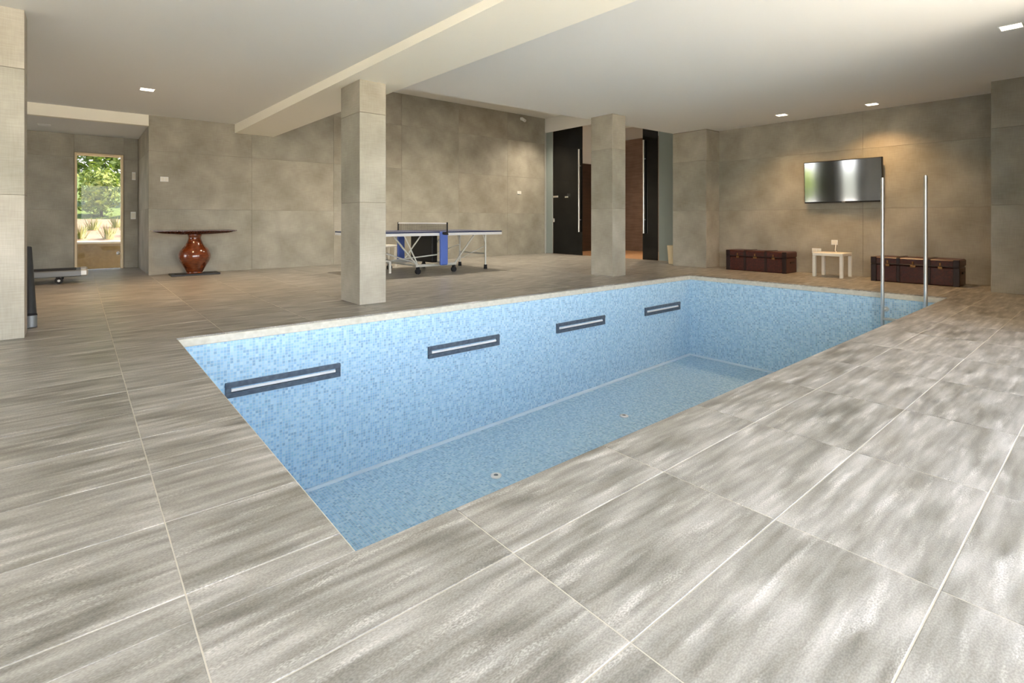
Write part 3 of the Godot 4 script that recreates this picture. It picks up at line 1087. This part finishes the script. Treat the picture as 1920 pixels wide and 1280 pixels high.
func garden() -> void:
	var st := mb()
	var g := shell("ground_terrace", "unseen pale terrace outside the glazed front, bouncing sunlight indoors")
	wb(st, -16, 22, -0.3, -0.17, -30, -1.8)  # out of view, pale paving that bounces sunlight onto the ceiling
	wb(st, -16, -6.2, -0.3, -0.17, -1.8, 13.25)
	build(st, "paving", M.paving, g)
	st = mb()
	var g2 := shell("ground_garden", "sandy garden bank beyond the parapet")
	wb(st, -16, 22, -0.3, -0.17, 13.25, 14.9)
	build(st, "terrace", M.paving, g2)
	st = mb()
	slab(st, -6, 8, 14.9, 19.0, [-0.4, -0.4, -0.4, -0.4], [0.42, 0.42, 1.0, 1.0])
	build(st, "bank", M.sand, g2)
	st = mb()
	slab(st, -10, 12, 19.0, 34.0, [-0.4, -0.4, -0.4, -0.4], [0.95, 0.95, 3.4, 3.4])
	build(st, "slope", M.grass, g2)
	var pr := thing("parapet_wall", "low ochre parapet wall with a pale coping outside the glass door", "wall", P(0.4, -0.17, 14.7))
	st = mb()
	bx(st, Vector3(0, 0.31, 0), Vector3(6, 0.62, 0.2), 0.01)
	build(st, "body", M.stucco, pr)
	st = mb()
	bx(st, Vector3(0, 0.645, 0), Vector3(6, 0.05, 0.36), 0.01)
	build(st, "coping", M.cream, pr)
	st = mb()
	var ev := shell("trim_5", "pale soffit over the garden side of the house")
	wb(st, -6.2, 3.0, 2.45, 2.62, 13.25, 14.6)
	build(st, "soffit", M.white, ev)
	var dk := c8(112, 130, 54)
	var lt := c8(206, 212, 110)
	for p in [[-0.75, 19.7, 0.6, 0.9], [0.5, 19.9, 0.62, 0.95], [1.75, 19.6, 0.6, 0.85], [3.0, 20.0, 0.62, 1.0]]:
		shrub("garden_shrub", "yellow-green bushy shrub on the bank seen through the glass door", P(p[0], 0.9, p[1]), Vector3(p[2], p[3], p[2]), 1500, dk, lt, 0.07, "shrubs outside the glass door")
	for p in [[-1.6, 22.6, 1.05, 1.7], [0.6, 22.4, 1.1, 1.8], [2.8, 22.6, 1.05, 1.7]]:
		shrub("garden_tree", "tall dark green tree high on the bank seen through the glass door", P(p[0], 1.5, p[1]), Vector3(p[2], p[3], p[2]), 2200, c8(88, 108, 48), c8(186, 198, 100), 0.1, "trees outside the glass door")
	for p in [[0.05, 15.7], [0.55, 15.6], [0.95, 16.0], [0.3, 17.0], [0.8, 17.4], [-0.2, 16.6]]:
		grass_tuft("spiky grass tuft on the sandy bank seen through the glass door", P(p[0], 0.42 + (p[1] - 14.9) * 0.141, p[1]), 0.4, 60, c8(120, 124, 60), c8(196, 186, 110), "grass tufts on the sandy bank")
	# unseen hedge outside the left end, placed to be mirrored in the television
	for k in 2:
		shrub("hedge_shrub", "unseen green hedge shrub outside the left end windows, mirrored in the television", P(-8.6, -0.17, 10.9 + k * 1.7), Vector3(0.8, 1.3, 0.8), 1200, dk, lt, 0.08, "hedge outside the left end windows")

func _ready() -> void:
	rng.seed = 20240611
	set_view()
	make_materials()
	M.coping = tri_mat(streak_texture(41, c8(186, 182, 166), c8(216, 213, 200), 160, 160), 1.5, 0.5)
	M.lamp_glow = glow(Color(1.0, 0.93, 0.82), 6.0)
	make_setting()
	column("slab-clad column nearer the beam, standing under it", 2.43, 2.75, 5.56, 6.10, beam_bottom(5.8))
	column("slab-clad column in front of the dark glass doors", 6.95, 7.30, 5.62, 6.10, pool_ceiling(6.95))
	glass_doors()
	ladder()
	var names := ["pool wall slot nearest the left end of the pool", "pool wall slot second from the left end of the pool", "pool wall slot third from the left end of the pool", "pool wall slot nearest the ladder end of the pool"]
	for k in 4:
		var u := 0.96 + k * 1.985
		pool_slot("long dark-framed " + names[k], u, u + 1.0)
	tennis_table()
	console_table()
	television()
	trunk("brown leather trunk with brass latches beside the pier", 3.94, 5.05, 9.74)
	trunk("brown leather trunk with brass latches behind the pool ladder", 1.55, 2.62, 9.68)
	square_table("side_table", "small white side table between the two leather trunks", "table", P(9.86, 0, 3.24), 0.46, 0.46, 0.41, 0.05, 0.05)
	square_table("white_stool", "white stool behind the table tennis table", "stool", P(4.9, 0, 9.95), 0.36, 0.36, 0.45, 0.04, 0.045)
	square_table("low_stool", "low white stool under the table tennis table", "stool", P(4.15, 0, 8.75), 0.40, 0.34, 0.24, 0.03, 0.04)
	treadmill()
	leaning_tube()
	# pot by the dark doors
	var st := mb()
	var pot := thing("planter_pot", "cream tapered pot beside the pier at the dark doors", "pot", P(10.05, 0, 6.45))
	lathe(st, [Vector2(0, 0), Vector2(0.085, 0.0), Vector2(0.09, 0.01), Vector2(0.12, 0.40), Vector2(0.12, 0.41), Vector2(0.108, 0.41), Vector2(0.10, 0.36), Vector2(0, 0.36)], 32)
	build(st, "body", M.pot, pot)
	# switches, sockets, camera
	plate("light_switch", "white double light switch on the back wall above the console table", "switch", P(1.175, 1.69, 10.994), Vector3(0.12, 0.085, 0.012), 2)
	plate("light_switch", "white light switch on the back wall beside the dark glass doors", "switch", P(9.50, 1.74, 10.994), Vector3(0.14, 0.085, 0.012), 2)
	plate("wall_thermostat", "slim white thermostat high on the recess wall beside the glass door", "thermostat", P(0.87, 1.86, 12.994), Vector3(0.06, 0.16, 0.012), 1)
	plate("wall_switch", "white switch plate low on the recess wall beside the glass door", "switch", P(0.86, 1.06, 12.994), Vector3(0.085, 0.15, 0.012), 1)
	plate("wall_socket", "white double wall socket behind the left edge of the side table", "socket", P(10.246, 0.41, 3.62), Vector3(0.012, 0.085, 0.15), 2)
	plate("wall_socket", "white wall socket with a cord above the side table", "socket", P(10.246, 0.57, 3.33), Vector3(0.012, 0.085, 0.10), 1)
	st = mb()
	var pts := [P(10.236, 0.56, 3.30), P(10.18, 0.52, 3.29), P(10.12, 0.43, 3.28), P(10.06, 0.413, 3.24)]
	for k in 3: rod(st, pts[k], pts[k + 1], 0.006)
	tag(build(st, "power_cord", M.white_plastic), "thin white cord running from the wall socket onto the side table", "cord")
	var cam := thing("security_camera", "small white security camera high on the back wall", "camera", P(9.55, 3.72, 10.99))
	st = mb()
	bx(st, Vector3(0, 0.1, 0.03), Vector3(0.06, 0.08, 0.06), 0.01)
	build(st, "bracket", M.white_plastic, cam)
	st = mb()
	rod(st, Vector3(0.0, 0.1, 0.05), Vector3(0.02, 0.02, 0.17), 0.045, 0.04, 18)
	build(st, "housing", M.white_plastic, cam)
	# pool floor fittings
	for p in [["round white inlet on the pool floor nearer the middle of the pool", 1170, 787], ["round white inlet on the pool floor nearer the left end of the pool", 930, 890]]:
		var a := 0.8722
		var t: float = (p[1] - 960.0) / 969.0
		var d: float = 969.0 * (0.95 + 1.53) / (p[2] - 414.0)
		var u: float = d * cos(a) + t * d * sin(a)
		var v: float = d * sin(a) - t * d * cos(a)
		var y: float = -1.62 + 0.22 * (u - 0.42) / 7.93
		var o := thing("floor_inlet", p[0], "pool fitting", P(u, y, v), 0.0, "inlets on the pool floor")
		st = mb()
		lathe(st, [Vector2(0.05, 0.0), Vector2(0.055, 0.012), Vector2(0.03, 0.02), Vector2(0.028, 0.012), Vector2(0, 0.012)], 20)
		build(st, "ring", M.white_plastic, o)
		st = mb()
		lathe(st, [Vector2(0.024, 0.011), Vector2(0.02, 0.018), Vector2(0, 0.02)], 12)
		build(st, "plug", M.mid_grey, o)
	# ceiling spots
	ceiling_light("recessed square ceiling spot left of the beam, above the way to the recess", 0.72, 8.55, left_ceiling(8.55), 2.4)
	ceiling_light("recessed square ceiling spot in front of the television wall, nearer the pier", 9.45, 3.90, pool_ceiling(9.45), 1.2)
	ceiling_light("recessed square ceiling spot in front of the television wall, above the second trunk", 9.70, 2.62, pool_ceiling(9.7), 1.4)
	ceiling_light("recessed square ceiling spot above the pool edge near the end pier", 6.7, 0.70, pool_ceiling(6.7), 1.0)
	ceiling_light("small recessed spot in the ceiling of the recess", -0.45, 12.1, 2.62, 0.0)
	for p in [[9.6, 9.8, "before the dark glass doors"], [6.6, 9.2, "between the table tennis table and the doors"], [4.2, 8.9, "above the table tennis table"]]:  # hall spots out of view, placed to light the back wall and floor
		ceiling_light("unseen recessed square spot in the high hall ceiling, lighting the hall from " + p[2], p[0], p[1], 3.95, 4.4, Color(1.0, 0.94, 0.86))
	ceiling_light("unseen recessed spot lighting the corridor behind the dark doors", 12.0, 8.4, 3.95, 3.0, Color(1.0, 0.9, 0.76))  # lamp out of view, placed to warm the corridor floor and walls
	garden()
